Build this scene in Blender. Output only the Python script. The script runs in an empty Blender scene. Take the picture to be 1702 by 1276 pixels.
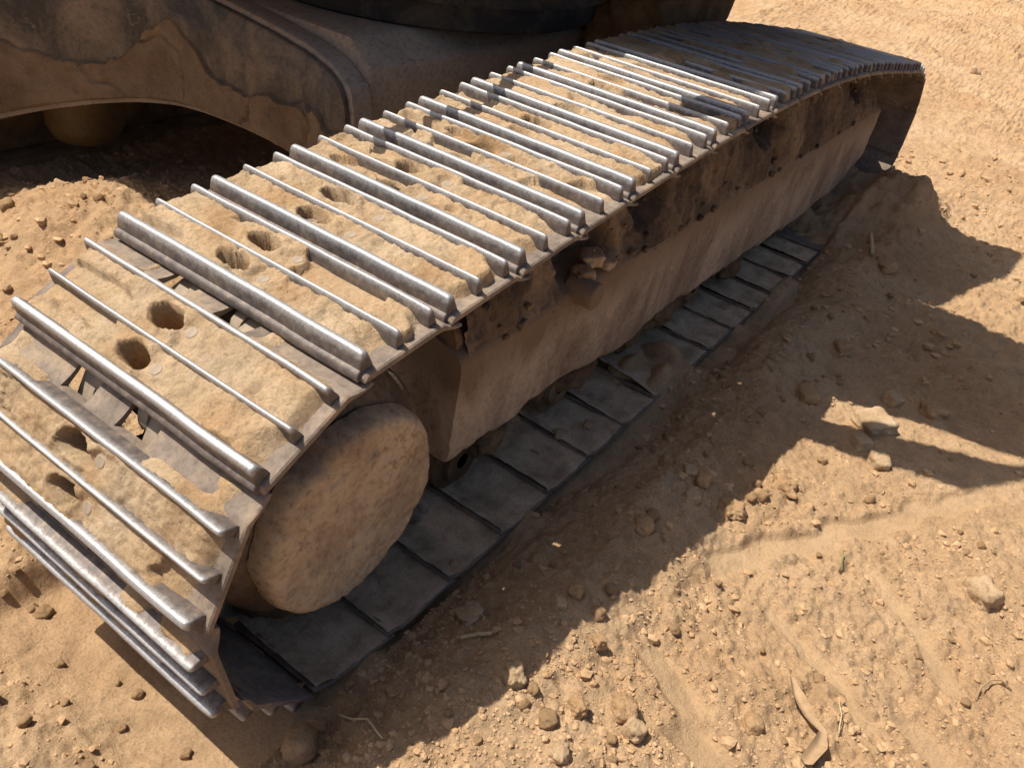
import bpy, bmesh, math
import numpy as np
from mathutils import Matrix, Vector

# ------------------------------------------------------------------ camera
S = bpy.context.scene
COL = S.collection
CAM = np.array([-0.720, -0.663, 1.379])
RX = np.array([0.58081769, -0.80097642, 0.14521563])
RY = np.array([-0.39880314, -0.4354999, -0.80702905])
RZ = np.array([0.70965264, 0.4108243, -0.57237796])
cd = bpy.data.cameras.new('camera'); cam = bpy.data.objects.new('camera', cd); COL.objects.link(cam)
cd.sensor_width = 36; cd.lens = 36 * 1377 / 1702.0; cd.clip_start = 0.02; cd.clip_end = 2000
M = Matrix.Identity(4)
for i in range(3):
    M[i][0] = RX[i]; M[i][1] = -RY[i]; M[i][2] = -RZ[i]; M[i][3] = CAM[i]
cam.matrix_world = M
S.camera = cam

# ------------------------------------------------------------------ light
SUN = np.array([0.24, -0.50, -1.0])                     # direction the light travels
el = math.atan2(1, math.hypot(.24, .5)); az = math.atan2(-.24, .5)
W = bpy.data.worlds.new('World'); S.world = W; W.use_nodes = True
nt = W.node_tree
sky = nt.nodes.new('ShaderNodeTexSky'); sky.sky_type = 'NISHITA'; sky.sun_disc = False
sky.sun_elevation = el; sky.sun_rotation = az; sky.dust_density = 3.5; sky.air_density = .8
bg = nt.nodes['Background']; bg.inputs['Strength'].default_value = 0.072
nt.links.new(sky.outputs[0], bg.inputs[0])
sl = bpy.data.lights.new('sun', 'SUN'); sl.energy = 4.4; sl.angle = math.radians(.5); sl.color = (1, .93, .82)
so = bpy.data.objects.new('sun', sl); COL.objects.link(so)
so.rotation_mode = 'QUATERNION'; so.rotation_quaternion = Vector(SUN).to_track_quat('-Z', 'Y')
so.location = (-2, 3, 8)
S.view_settings.view_transform = 'Standard'; S.view_settings.look = 'None'
S.view_settings.exposure = 0.47; S.view_settings.gamma = 1; S.view_settings.use_curve_mapping = False

# ------------------------------------------------------------------ noise
def _h(ix, iy, iz, seed):
    ix = np.atleast_1d(ix); iy = np.atleast_1d(iy); iz = np.atleast_1d(iz)
    h = (ix.astype(np.int64) * 374761393 + iy.astype(np.int64) * 668265263 + iz.astype(np.int64) * 2147483647 // 7 + seed * 974634541) & 0xFFFFFFFF
    h = ((h ^ (h >> 13)) * 1274126177) & 0xFFFFFFFF
    h = ((h ^ (h >> 15)) * 2246822519) & 0xFFFFFFFF
    return ((h ^ (h >> 16)) & 0xFFFFFF) / float(0xFFFFFF) * 2 - 1
def n2(x, y, seed=0):
    x = np.asarray(x, float); y = np.asarray(y, float); x, y = np.broadcast_arrays(x, y)
    ix = np.floor(x); iy = np.floor(y); fx = x - ix; fy = y - iy; z = np.zeros_like(ix)
    ux = fx * fx * fx * (fx * (fx * 6 - 15) + 10); uy = fy * fy * fy * (fy * (fy * 6 - 15) + 10)
    a = _h(ix, iy, z, seed); b = _h(ix + 1, iy, z, seed); c = _h(ix, iy + 1, z, seed); d = _h(ix + 1, iy + 1, z, seed)
    return ((a + (b - a) * ux) * (1 - uy) + (c + (d - c) * ux) * uy).reshape(x.shape)
def fbm(x, y, oct=4, seed=0, gain=.5):
    s = 0; a = 1; t = 0
    for i in range(oct):
        s = s + a * n2(x * 2 ** i + 17.3 * i, y * 2 ** i - 9.1 * i, seed + i); t += a; a *= gain
    return s / t
def n3(x, y, z, seed=0):
    ix = np.floor(x); iy = np.floor(y); iz = np.floor(z)
    f = [x - ix, y - iy, z - iz]; u = [q * q * (3 - 2 * q) for q in f]
    r = 0
    for a in (0, 1):
        for b in (0, 1):
            for c in (0, 1):
                w = (u[0] if a else 1 - u[0]) * (u[1] if b else 1 - u[1]) * (u[2] if c else 1 - u[2])
                r = r + w * _h(ix + a, iy + b, iz + c, seed)
    return r
def ss(a, b, x):
    t = np.clip((x - a) / (b - a), 0, 1); return t * t * (3 - 2 * t)
rng = np.random.default_rng(7)

# ------------------------------------------------------------------ materials
def mat(name):
    m = bpy.data.materials.new(name); m.use_nodes = True
    n = m.node_tree.nodes; l = m.node_tree.links
    return m, n, l, n['Principled BSDF']
def noise(n, l, co, scale, detail=6, rough=.6, dist=0):
    t = n.new('ShaderNodeTexNoise'); t.inputs['Scale'].default_value = scale; t.inputs['Detail'].default_value = detail
    t.inputs['Roughness'].default_value = rough; t.inputs['Distortion'].default_value = dist
    l.new(co, t.inputs['Vector']); return t.outputs['Fac']
def ramp(n, l, fac, stops):
    r = n.new('ShaderNodeValToRGB'); e = r.color_ramp.elements
    while len(e) < len(stops): e.new(.5)
    for i, (p, c) in enumerate(stops):
        e[i].position = p; e[i].color = (c, c, c, 1) if isinstance(c, (int, float)) else (*c, 1)
    l.new(fac, r.inputs[0]); return r.outputs[0]
def mix(n, l, fac, a, b, mode='MIX'):
    x = n.new('ShaderNodeMix'); x.data_type = 'RGBA'; x.blend_type = mode
    for s, v in ((0, fac), (6, a), (7, b)):
        if hasattr(v, 'links'): l.new(v, x.inputs[s])
        else: x.inputs[s].default_value = v if not isinstance(v, tuple) else (*v, 1)
    return x.outputs[2]
def bump(n, l, h, strength, dist, prev=None):
    b = n.new('ShaderNodeBump'); b.inputs['Strength'].default_value = strength; b.inputs['Distance'].default_value = dist
    l.new(h, b.inputs['Height'])
    if prev: l.new(prev, b.inputs['Normal'])
    return b.outputs[0]
def coord(n, kind):
    if kind == 'world': return n.new('ShaderNodeNewGeometry').outputs['Position']
    return n.new('ShaderNodeTexCoord').outputs['Object']

def earth(name, c0, c1, c2, kind='world', fine=1.0, patch=1.6):
    m, n, l, b = mat(name); co = coord(n, kind)
    big = noise(n, l, co, patch, 5, .55); med = noise(n, l, co, 14, 6, .62); fin = noise(n, l, co, 170, 6, .75)
    vo = n.new('ShaderNodeTexVoronoi'); vo.inputs['Scale'].default_value = 190; l.new(co, vo.inputs['Vector'])
    col = ramp(n, l, big, [(.32, c0), (.52, c1), (.70, c2)])
    col = mix(n, l, 1.0, col, ramp(n, l, med, [(.28, .76), (.5, 1.0), (.75, 1.14)]), 'MULTIPLY')
    grain = mix(n, l, 1.0, col, ramp(n, l, fin, [(.30, .62), (.46, .97), (.6, 1.06), (.75, 1.22)]), 'MULTIPLY')
    if name == 'sand':
        pk = n.new('ShaderNodeAttribute'); pk.attribute_name = 'packed'
        l.new(mix(n, l, pk.outputs['Fac'], grain, mix(n, l, .25, col, (.64, .46, .27))), b.inputs['Base Color'])
    else: l.new(grain, b.inputs['Base Color'])
    b.inputs['Roughness'].default_value = .95; b.inputs['Specular IOR Level'].default_value = .12
    p = bump(n, l, noise(n, l, co, 45, 8, .70), .6 * fine, .02)
    if name == 'sand': p = bump(n, l, noise(n, l, co, 13, 7, .7), .45, .06, p)
    p = bump(n, l, fin, .75 * fine, .006, p)
    p = bump(n, l, vo.outputs['Distance'], -.55 * fine, .004, p)
    p = bump(n, l, noise(n, l, co, 520, 3, .7), .6 * fine, .0022, p)
    l.new(p, b.inputs['Normal']); return m
SAND = earth('sand', (.485, .302, .162), (.545, .36, .204), (.59, .408, .246))
CLOD = earth('clod', (.46, .28, .142), (.52, .335, .182), (.57, .385, .225), 'object', .9, 9)
MUD = earth('dried_mud', (.47, .30, .16), (.56, .40, .245), (.61, .465, .31), 'world', 1.0, 8)
ROCK = earth('pale_rock', (.46, .31, .18), (.52, .37, .225), (.57, .43, .28), 'object', .7, 12)
SOIL = earth('spilled_soil', (.48, .355, .235), (.61, .455, .305), (.69, .535, .37), 'world', 1.0, 14)
CRUMB = earth('crumb', (.455, .285, .15), (.525, .345, .194), (.58, .395, .236), 'world', .5, 9)
DARKMUD = earth('brown_mud', (.14, .085, .045), (.23, .15, .085), (.33, .23, .14), 'world', 1.1, 9)

def steel():
    # worn grouser steel: bright on the rubbed crown (object z is height above the plate), dusty brown below
    m, n, l, b = mat('grouser_steel'); co = coord(n, 'object')
    sep = n.new('ShaderNodeSeparateXYZ'); l.new(co, sep.inputs[0])
    ns = noise(n, l, co, 60, 6, .65)
    add = n.new('ShaderNodeMath'); add.operation = 'MULTIPLY_ADD'; l.new(ns, add.inputs[0]); add.inputs[1].default_value = .012
    l.new(sep.outputs[2], add.inputs[2])
    mask = ramp(n, l, add.outputs[0], [(.0375, 0.0), (.0445, 1.0)])
    scr = noise(n, l, co, 240, 4, .8)
    st = ramp(n, l, scr, [(.3, (.29, .285, .285)), (.55, (.44, .435, .435)), (.8, (.53, .525, .52))])
    du = ramp(n, l, ns, [(.35, (.095, .078, .072)), (.55, (.16, .132, .118)), (.74, (.30, .225, .15))])
    l.new(mix(n, l, mask, du, st), b.inputs['Base Color'])
    mm = n.new('ShaderNodeMath'); mm.operation = 'MULTIPLY_ADD'; l.new(mask, mm.inputs[0]); mm.inputs[1].default_value = .32; mm.inputs[2].default_value = .28
    l.new(mm.outputs[0], b.inputs['Metallic'])
    rr = n.new('ShaderNodeMath'); rr.operation = 'MULTIPLY_ADD'; l.new(mask, rr.inputs[0]); rr.inputs[1].default_value = -.10; rr.inputs[2].default_value = .62
    l.new(rr.outputs[0], b.inputs['Roughness'])
    l.new(bump(n, l, scr, .14, .001, bump(n, l, ns, .15, .004)), b.inputs['Normal']); return m
STEEL = steel()
def plate():
    m, n, l, b = mat('plate_steel'); co = coord(n, 'world')
    a = noise(n, l, co, 9, 6, .65); f = noise(n, l, co, 90, 5, .7)
    col = ramp(n, l, a, [(.36, (.16, .128, .105)), (.52, (.24, .19, .15)), (.68, (.37, .275, .185))])
    col = mix(n, l, 1., col, ramp(n, l, f, [(.25, .6), (.5, 1.), (.8, 1.25)]), 'MULTIPLY')
    l.new(col, b.inputs['Base Color']); b.inputs['Roughness'].default_value = .8; b.inputs['Specular IOR Level'].default_value = .2; b.inputs['Metallic'].default_value = .05
    l.new(bump(n, l, f, .4, .003), b.inputs['Normal']); return m
PLATE = plate()
def dusty(name, base, dust, lo, hi, rough=.8, streak=True, bs=.5, scratch=None, crust=None):
    m, n, l, b = mat(name); co = coord(n, 'world')
    mp = n.new('ShaderNodeMapping'); l.new(co, mp.inputs[0]); mp.inputs['Scale'].default_value = (1, 1, .45 if streak else 1)
    a = noise(n, l, mp.outputs[0], 5, 8, .68, .4); f = noise(n, l, co, 70, 6, .7)
    col = mix(n, l, ramp(n, l, a, [(lo, 0.), (hi, 1.)]), base, dust)
    col = mix(n, l, 1., col, ramp(n, l, f, [(.3, .55), (.48, 1.), (.75, 1.2)]), 'MULTIPLY')
    if scratch:
        sc_ = ramp(n, l, noise(n, l, co, scratch[0], 3, .6, 2.5), [(.485, 0.), (.497, 1.), (.505, 1.), (.517, 0.)])
        gate = ramp(n, l, noise(n, l, co, 6, 3, .6), [(.45, 0.), (.6, .75)])
        col = mix(n, l, mix(n, l, 1., sc_, gate, 'MULTIPLY'), col, scratch[1])
    if crust:                                   # mud splashed from above: ragged stain with its own edge
        sp = n.new('ShaderNodeSeparateXYZ'); l.new(co, sp.inputs[0])
        mm = n.new('ShaderNodeMath'); mm.operation = 'MULTIPLY_ADD'; l.new(a, mm.inputs[0]); mm.inputs[1].default_value = crust[2]; l.new(sp.outputs[2], mm.inputs[2])
        m2 = n.new('ShaderNodeMath'); m2.operation = 'MULTIPLY_ADD'; l.new(f, m2.inputs[0]); m2.inputs[1].default_value = crust[2] * .35; l.new(mm.outputs[0], m2.inputs[2])
        col = mix(n, l, ramp(n, l, m2.outputs[0], [(crust[0], 0.), (crust[1], 1.)]), col, crust[3])
    l.new(col, b.inputs['Base Color']); b.inputs['Roughness'].default_value = rough
    l.new(bump(n, l, f, bs * .8, .004, bump(n, l, a, bs, .02)), b.inputs['Normal']); return m
FRAME = dusty('dusty_frame', (.22, .155, .105), (.44, .34, .245), .40, .60, .85, True, .6, (4, (.30, .215, .15)), (.66, .74, .42, (.20, .135, .08)))
BANK = dusty('mud_bank_earth', (.085, .056, .034), (.26, .18, .112), .42, .62, .95, True, 1.0)
HOUSING = dusty('dark_brown_housing', (.10, .068, .043), (.33, .235, .15), .42, .66, .9, False, .8)  # drum wall, darker brown than the cover face
HUB = dusty('dusty_hub', (.27, .185, .115), (.48, .375, .25), .34, .52, .85, False, .3, (5, (.24, .15, .09)))
DARK = dusty('dirty_black_paint', (.055, .048, .042), (.26, .195, .135), .37, .63, .55, False, .3, (9, (.26, .19, .12)))
BODY = dusty('grey_brown_body', (.32, .255, .20), (.42, .33, .245), .35, .65, .8, False, .2)
YEL = dusty('dirty_yellow_paint', (.10, .062, .018), (.13, .085, .045), .45, .65, .6, False, .2)
BLACK = dusty('black_rubber', (.014, .013, .013), (.12, .09, .06), .50, .75, .7, False, .6)
def simple(name, c, r=.8):
    m, n, l, b = mat(name); co = coord(n, 'object'); f = noise(n, l, co, 60, 5, .7)
    l.new(mix(n, l, 1., c, ramp(n, l, f, [(.2, .65), (.5, 1.), (.8, 1.2)]), 'MULTIPLY'), b.inputs['Base Color'])
    b.inputs['Roughness'].default_value = r; l.new(bump(n, l, f, .4, .002), b.inputs['Normal']); return m
BOLT = simple('bolt_steel', (.33, .26, .19), .8)
LEAF = simple('dry_leaf', (.37, .245, .135)); STRAW = simple('dry_straw', (.55, .42, .24)); GREEN = simple('dry_green', (.22, .25, .09))
GLASS = simple('dark_glass', (.02, .025, .03), .1)

# ------------------------------------------------------------------ builders
def mesh(name, V, F, m, smooth=True):
    me = bpy.data.meshes.new(name)
    V = np.asarray(V, np.float32)
    if isinstance(F, np.ndarray) and F.ndim == 2:
        k = F.shape[1]; me.vertices.add(len(V)); me.vertices.foreach_set('co', V.ravel())
        me.loops.add(F.size); me.loops.foreach_set('vertex_index', F.astype(np.int32).ravel())
        me.polygons.add(len(F)); me.polygons.foreach_set('loop_start', np.arange(len(F), dtype=np.int32) * k)
        try: me.polygons.foreach_set('loop_total', np.full(len(F), k, np.int32))
        except Exception: pass
        me.update(calc_edges=True); me.validate()
    else:
        me.from_pydata([tuple(map(float, v)) for v in V], [], [tuple(map(int, f)) for f in F]); me.update()
    me.materials.append(m)
    me.polygons.foreach_set('use_smooth', np.full(len(me.polygons), smooth))
    return me
def link(name, me, parent=None, loc=None, label=None, cat=None, group=None, kind=None):
    o = bpy.data.objects.new(name, me); COL.objects.link(o)
    if parent is not None: o.parent = parent
    if loc is not None: o.location = loc
    for k, v in (('label', label), ('category', cat), ('group', group), ('kind', kind)):
        if v: o[k] = v
    return o
def gridF(nu, nv, closed_v=False):
    i = np.arange(nu - 1)[:, None]; j = np.arange(nv if closed_v else nv - 1)[None, :]
    j2 = (j + 1) % nv
    return np.stack([i * nv + j, (i + 1) * nv + j, (i + 1) * nv + j2, i * nv + j2], -1).reshape(-1, 4)
def fix_normals(me):
    b = bmesh.new(); b.from_mesh(me); bmesh.ops.recalc_face_normals(b, faces=b.faces); b.to_mesh(me); b.free(); return me
def sharp(me, deg=40):
    me.set_sharp_from_angle(angle=math.radians(deg)); return me
def prism(name, poly, axis, a, b, m, bev=0.0, seg=2):
    """polygon extruded from a to b along an axis ('x': poly in y,z; 'y': x,z; 'z': x,y)"""
    bm = bmesh.new()
    def P(p, t): return {'x': (t, p[0], p[1]), 'y': (p[0], t, p[1]), 'z': (p[0], p[1], t)}[axis]
    v0 = [bm.verts.new(P(p, a)) for p in poly]; v1 = [bm.verts.new(P(p, b)) for p in poly]
    bm.faces.new(v0); bm.faces.new(v1[::-1]); k = len(poly)
    for i in range(k): bm.faces.new((v0[i], v1[i], v1[(i + 1) % k], v0[(i + 1) % k]))
    bmesh.ops.recalc_face_normals(bm, faces=bm.faces)
    if bev: bmesh.ops.bevel(bm, geom=[e for e in bm.edges if e.calc_face_angle(0) > .5], offset=bev, segments=seg, affect='EDGES', profile=.5)
    me = bpy.data.meshes.new(name); bm.to_mesh(me); bm.free(); me.materials.append(m)
    me.polygons.foreach_set('use_smooth', np.full(len(me.polygons), True)); return sharp(me)
def box(name, x0, x1, y0, y1, z0, z1, m, bev=.01):
    return prism(name, [(x0, y0), (x1, y0), (x1, y1), (x0, y1)], 'z', z0, z1, m, bev)
def lathe_y(name, prof, cx, cz, m, n=96, wob=0.0, seed=0):
    a = np.linspace(0, 2 * np.pi, n, endpoint=False)
    V = []
    for (r, y) in prof:
        k = 1 + wob * (fbm(np.cos(a) * 2.2 + 5, np.sin(a) * 2.2, 3, seed)) * (1 if r > .1 else 0)
        V.append(np.stack([cx + r * k * np.cos(a), np.full(n, y), cz + r * k * np.sin(a)], 1))
    me = mesh(name, np.concatenate(V), gridF(len(prof), n, True), m); return sharp(fix_normals(me), 50)
def tube(name, pts, r, m, n=8):
    pts = np.asarray(pts, float); r = np.broadcast_to(np.asarray(r, float), (len(pts),))
    T = np.gradient(pts, axis=0); T /= np.linalg.norm(T, axis=1)[:, None]
    up = np.array([0.13, .21, 1.]); A = np.cross(T, up); A /= np.linalg.norm(A, axis=1)[:, None]; B = np.cross(T, A)
    a = np.linspace(0, 2 * np.pi, n, endpoint=False)
    V = pts[:, None] + r[:, None, None] * (A[:, None] * np.cos(a)[None, :, None] + B[:, None] * np.sin(a)[None, :, None])
    F = [tuple(f) for f in gridF(len(pts), n, True)] + [tuple(range(n))[::-1], tuple(range((len(pts) - 1) * n, len(pts) * n))]
    return fix_normals(mesh(name, V.reshape(-1, 3), F, m))
def ico(sub):
    bm = bmesh.new(); bmesh.ops.create_icosphere(bm, subdivisions=sub, radius=1)
    V = np.array([v.co[:] for v in bm.verts]); F = np.array([[v.index for v in f.verts] for f in bm.faces]); bm.free(); return V, F
ICO = {k: ico(k) for k in (1, 2, 3, 4)}
def rock_verts(sub, seed, boxy=0.0, rough=.25, freq=1.6):
    V, F = ICO[sub]; s = seed * 3.7
    if boxy:
        q = 2 + boxy * 8; V = V / (np.abs(V) ** q).sum(1)[:, None] ** (1 / q)
    d = n3(V[:, 0] * freq + s, V[:, 1] * freq, V[:, 2] * freq, seed) + .5 * n3(V[:, 0] * freq * 2.3, V[:, 1] * freq * 2.3 + s, V[:, 2] * freq * 2.3, seed + 1)
    if sub > 3: d = d + .16 * n3(V[:, 0] * freq * 15, V[:, 1] * freq * 15, V[:, 2] * freq * 15 + s, seed + 3)
    if sub > 2: d = d + .34 * n3(V[:, 0] * freq * 6, V[:, 1] * freq * 6 + s, V[:, 2] * freq * 6, seed + 2)
    return V * (1 + rough * d)[:, None], F

# ------------------------------------------------------------------ ground
# print(x0,y0, x1,y1, half-width, depth): smooth pressed prints in the loose sand
PRINTS = [(.74, -.585, .58, -.86, .030, .016), (.67, -.89, .57, -1.12, .040, .016), (.42, -.43, .33, -.58, .045, .008),
          (.30, -.545, .25, -.72, .050, -.008), (.74, -.41, 1.55, -.90, .045, .012), (1.05, -.70, .80, -1.0, .03, .010)]
def smooth_mask(x, y):
    m = np.zeros_like(x)
    for (x0, y0, x1, y1, w, d) in PRINTS:
        dx, dy = x1 - x0, y1 - y0; L = math.hypot(dx, dy); dx /= L; dy /= L
        s = (x - x0) * dx + (y - y0) * dy; t = -(x - x0) * dy + (y - y0) * dx
        t = t + .018 * n2(s * 14, s * 3, 77)
        m = np.maximum(m, ss(-.02, .03, s) * ss(L + .03, L - .05, s) * ss(w, w - .02, np.abs(t)))
    return m
def ground_z(x, y):
    x = np.asarray(x, float); y = np.asarray(y, float)
    far = ss(2.5, 12, np.hypot(x - 1, y)); sm = smooth_mask(x, y)
    z = .035 * fbm(x * .7, y * .7, 3, 1) + .16 * far * fbm(x * .33 + 3, y * .33, 4, 2)
    rough = .55 + .45 * ss(-.3, .35, fbm(x * 1.3, y * 1.3, 3, 9)); rough = np.maximum(rough, .95 * ss(-.15, -.3, x) * ss(-.15, .05, y)) * (1 - .85 * sm)
    z += rough * (1 + 1.2 * far) * (.018 * fbm(x * 4, y * 4, 3, 3) + .024 * (np.abs(fbm(x * 9, y * 9, 3, 4)) - .2)
                  + .017 * (np.abs(fbm(x * 24 + 2, y * 24, 3, 5, .6)) - .2) + .009 * fbm(x * 60, y * 60, 2, 6, .7))
    z -= sm * .014
    z += .085 * np.exp(-((x - .02) / .42) ** 2) * ss(-.08, -.27, y) * ss(-1.1, -.35, y) * (1 + .2 * n2(x * 6, y * 6, 11))
    # berm pushed up along the outer edge of the track
    along = ss(-.5, .1, x) * ss(4.3, 3.6, x)
    z += along * (.055 + .035 * n2(x * 2.3, 4.2, 12)) * np.exp(-((y + .23 + .05 * n2(x * 3.1, 1.7, 13)) / .12) ** 2)
    bank = ss(-.02, -.13, y + .04 * n2(x * 7, y * 5, 14))
    z = np.where(y < .02, z - along * .045 * (1 - bank) * ss(-.5, 0, y), z)
    # bed under the track
    inb = ss(-.03, .0, y) * ss(.63, .58, y) * ss(-.5, -.25, x) * ss(4.1, 3.7, x)
    z = z * (1 - inb) + inb * (-.052 + .006 * n2(x * 20, y * 20, 15))
    # soil spilled over the lower shoes half-way and heaped round the far end
    z += .11 * np.exp(-(((x - 1.37) / .17) ** 2 + ((y - .06) / .12) ** 2)) * (1 + .5 * n2(x * 15, y * 15, 16))
    z += .06 * np.exp(-(((x - 1.05) / .25) ** 2 + ((y - .3) / .12) ** 2))
    z += .15 * ss(2.5, 3.35, x) * ss(4.1, 3.7, x) * ss(-.16, -.02, y) * ss(.8, .5, y) * (1 + .35 * n2(x * 9, y * 9, 17))
    z += .14 * np.exp(-(((x - 3.55) / .28) ** 2 + ((y + .17) / .15) ** 2)) * (1 + .6 * n2(x * 8, y * 8, 18))
    hp = ss(2.4, 3.0, x) * ss(4.5, 4.0, x) * ss(-.5, -.2, y) * ss(.8, .5, y)
    z += hp * (.04 * (np.abs(fbm(x * 7, y * 7, 4, 23, .6)) - .2) + .014 * fbm(x * 26, y * 26, 3, 24))
    sp = ss(-.15, .3, fbm(x * 3.4, y * 0 + 7.7, 4, 25)) * ss(-.3, .1, x) * ss(3.4, 3.0, x)
    z = np.where((y > -.09) & (y < .3), np.maximum(z, -.045 + sp * (.062 + .012 * fbm(x * 22, y * 22, 3, 26)) * ss(.11 + .05 * n2(x * 11, y * 0, 27), -.02, y) * ss(-.09, -.05, y)), z)
    # heap between the tracks on the inner side
    z += .20 * np.exp(-(((x - .55) / .34) ** 2 + ((y - 1.62) / .42) ** 2)) * (1 + .25 * fbm(x * 6, y * 6, 3, 19))
    z += .10 * np.exp(-(((x - 1.0) / .7) ** 2 + ((y - 1.3) / .6) ** 2))
    # cleat prints left by a track beyond the far end
    cl = ss(3.7, 4.2, x) * ss(8, 6.5, x) * ss(-.15, -.3, y) * ss(-2.6, -2.2, y) * ss(-.45, -.1, fbm(x * .9, y * .9, 2, 21))
    ph = (x * .93 + y * .36 + .05 * n2(x * 2, y * 2, 22)) / .16
    z += cl * .05 * (np.abs((ph % 1) - .5) * 2 - .5)
    return z
def axis_coords(dense, lo, hi, g=1.18):
    xs = []
    for (a, b, s) in dense: xs += list(np.arange(a, b - 1e-6, s))
    s = dense[-1][2]; x = dense[-1][1]
    while x < hi: xs.append(x); s *= g; x += s
    xs.append(hi)
    s = dense[0][2]; x = dense[0][0]; L = []
    while x > lo:
        s *= g; x -= s; L.append(max(x, lo))
    return np.array(L[::-1] + xs)
gx = axis_coords([(-.9, -.62, .010), (-.62, 2.2, .0052), (2.2, 4.4, .010), (4.4, 7, .022), (7, 13, .05)], -60, 140)
gy = axis_coords([(-1.9, -1.4, .012), (-1.4, 0.0, .0052), (0.0, .95, .0075), (.95, 2.3, .011)], -60, 60)
X, Y = np.meshgrid(gx, gy, indexing='ij')
gm = mesh('ground', np.stack([X, Y, ground_z(X, Y)], -1).reshape(-1, 3), gridF(len(gx), len(gy)), SAND)
at = gm.attributes.new('packed', 'FLOAT', 'POINT'); at.data.foreach_set('value', smooth_mask(X, Y).ravel().astype(np.float32))
link('ground', gm, kind='structure')

# ------------------------------------------------------------------ excavator: track path
P_, WID, YO = .19, .592, -.015
SC, SR = (.05, .340), .341                     # sprocket centre, radius of the plates' inner face
IC, IR = (3.45, .3275), .3275                  # idler
tx = np.array([.02, .19, .38, .57, .76, .95, 1.14, 1.33, 1.53, 1.71, 1.9, 2.05, 2.27, 2.67, 3.17, 3.47])
tz = np.array([.679, .697, .716, .738, .758, .772, .785, .795, .803, .808, .808, .804, .792, .752, .693, .656])
pc = np.polyfit(tx, tz, 6)
def top_z(x): return np.polyval(pc, x)
a0 = math.pi / 2 + .085; a1 = math.radians(82)
xs = np.linspace(SC[0] + SR * math.cos(a0), IC[0] + IR * math.cos(a1), 400)
topc = np.stack([xs, np.where(xs < .1, np.minimum(top_z(xs), SC[1] + np.sqrt(np.maximum(SR ** 2 - (xs - SC[0]) ** 2, 0))), top_z(xs))], 1)
ai = np.linspace(a1, -math.pi / 2, 160); idl = np.stack([IC[0] + IR * np.cos(ai), IC[1] + IR * np.sin(ai)], 1)
bot = np.stack([np.linspace(IC[0], SC[0], 400)[1:-1], np.zeros(398)], 1)
asp = np.linspace(-math.pi / 2, -2 * math.pi + a0, 200); spr = np.stack([SC[0] + SR * np.cos(asp), SC[1] + SR * np.sin(asp)], 1)
path = np.concatenate([topc, idl, bot, spr[:-1]])
tang = np.roll(path, -1, 0) - np.roll(path, 1, 0); tang /= np.linalg.norm(tang, axis=1)[:, None]
nrm = np.stack([-tang[:, 1], tang[:, 0]], 1)   # outward
for _ in range(8): nrm = (np.roll(nrm, 1, 0) + 2 * nrm + np.roll(nrm, -1, 0)) / 4
nrm /= np.linalg.norm(nrm, axis=1)[:, None]
PD = .040
pins = path - PD * nrm
def walk(start, n, step):
    out = [pins[start]]; i = start; cur = pins[start].copy(); N = len(pins)
    for _ in range(n):
        j = i
        while np.linalg.norm(pins[j % N] - cur) < P_: j += step
        a, b = pins[(j - step) % N], pins[j % N]
        da, db = np.linalg.norm(a - cur), np.linalg.norm(b - cur); t = (P_ - da) / max(db - da, 1e-9)
        cur = a + t * (b - a); out.append(cur); i = j
    return out
st = int(np.argmin(np.linalg.norm(pins - np.array([.007, .64]), axis=1)))
fw = walk(st, 22, 1); bk = walk(st, 24, -1)
chain = bk[::-1][:-1] + fw                      # pin list running forward along the loop
K0 = len(bk) - 1                                # index of shoe 0
segs = [(chain[i], chain[i + 1], i - K0) for i in range(len(chain) - 1)]

ex = bpy.data.objects.new('excavator', None); COL.objects.link(ex)
ex['label'] = 'crawler excavator with mud-caked steel track filling the view'; ex['category'] = 'excavator'

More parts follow.
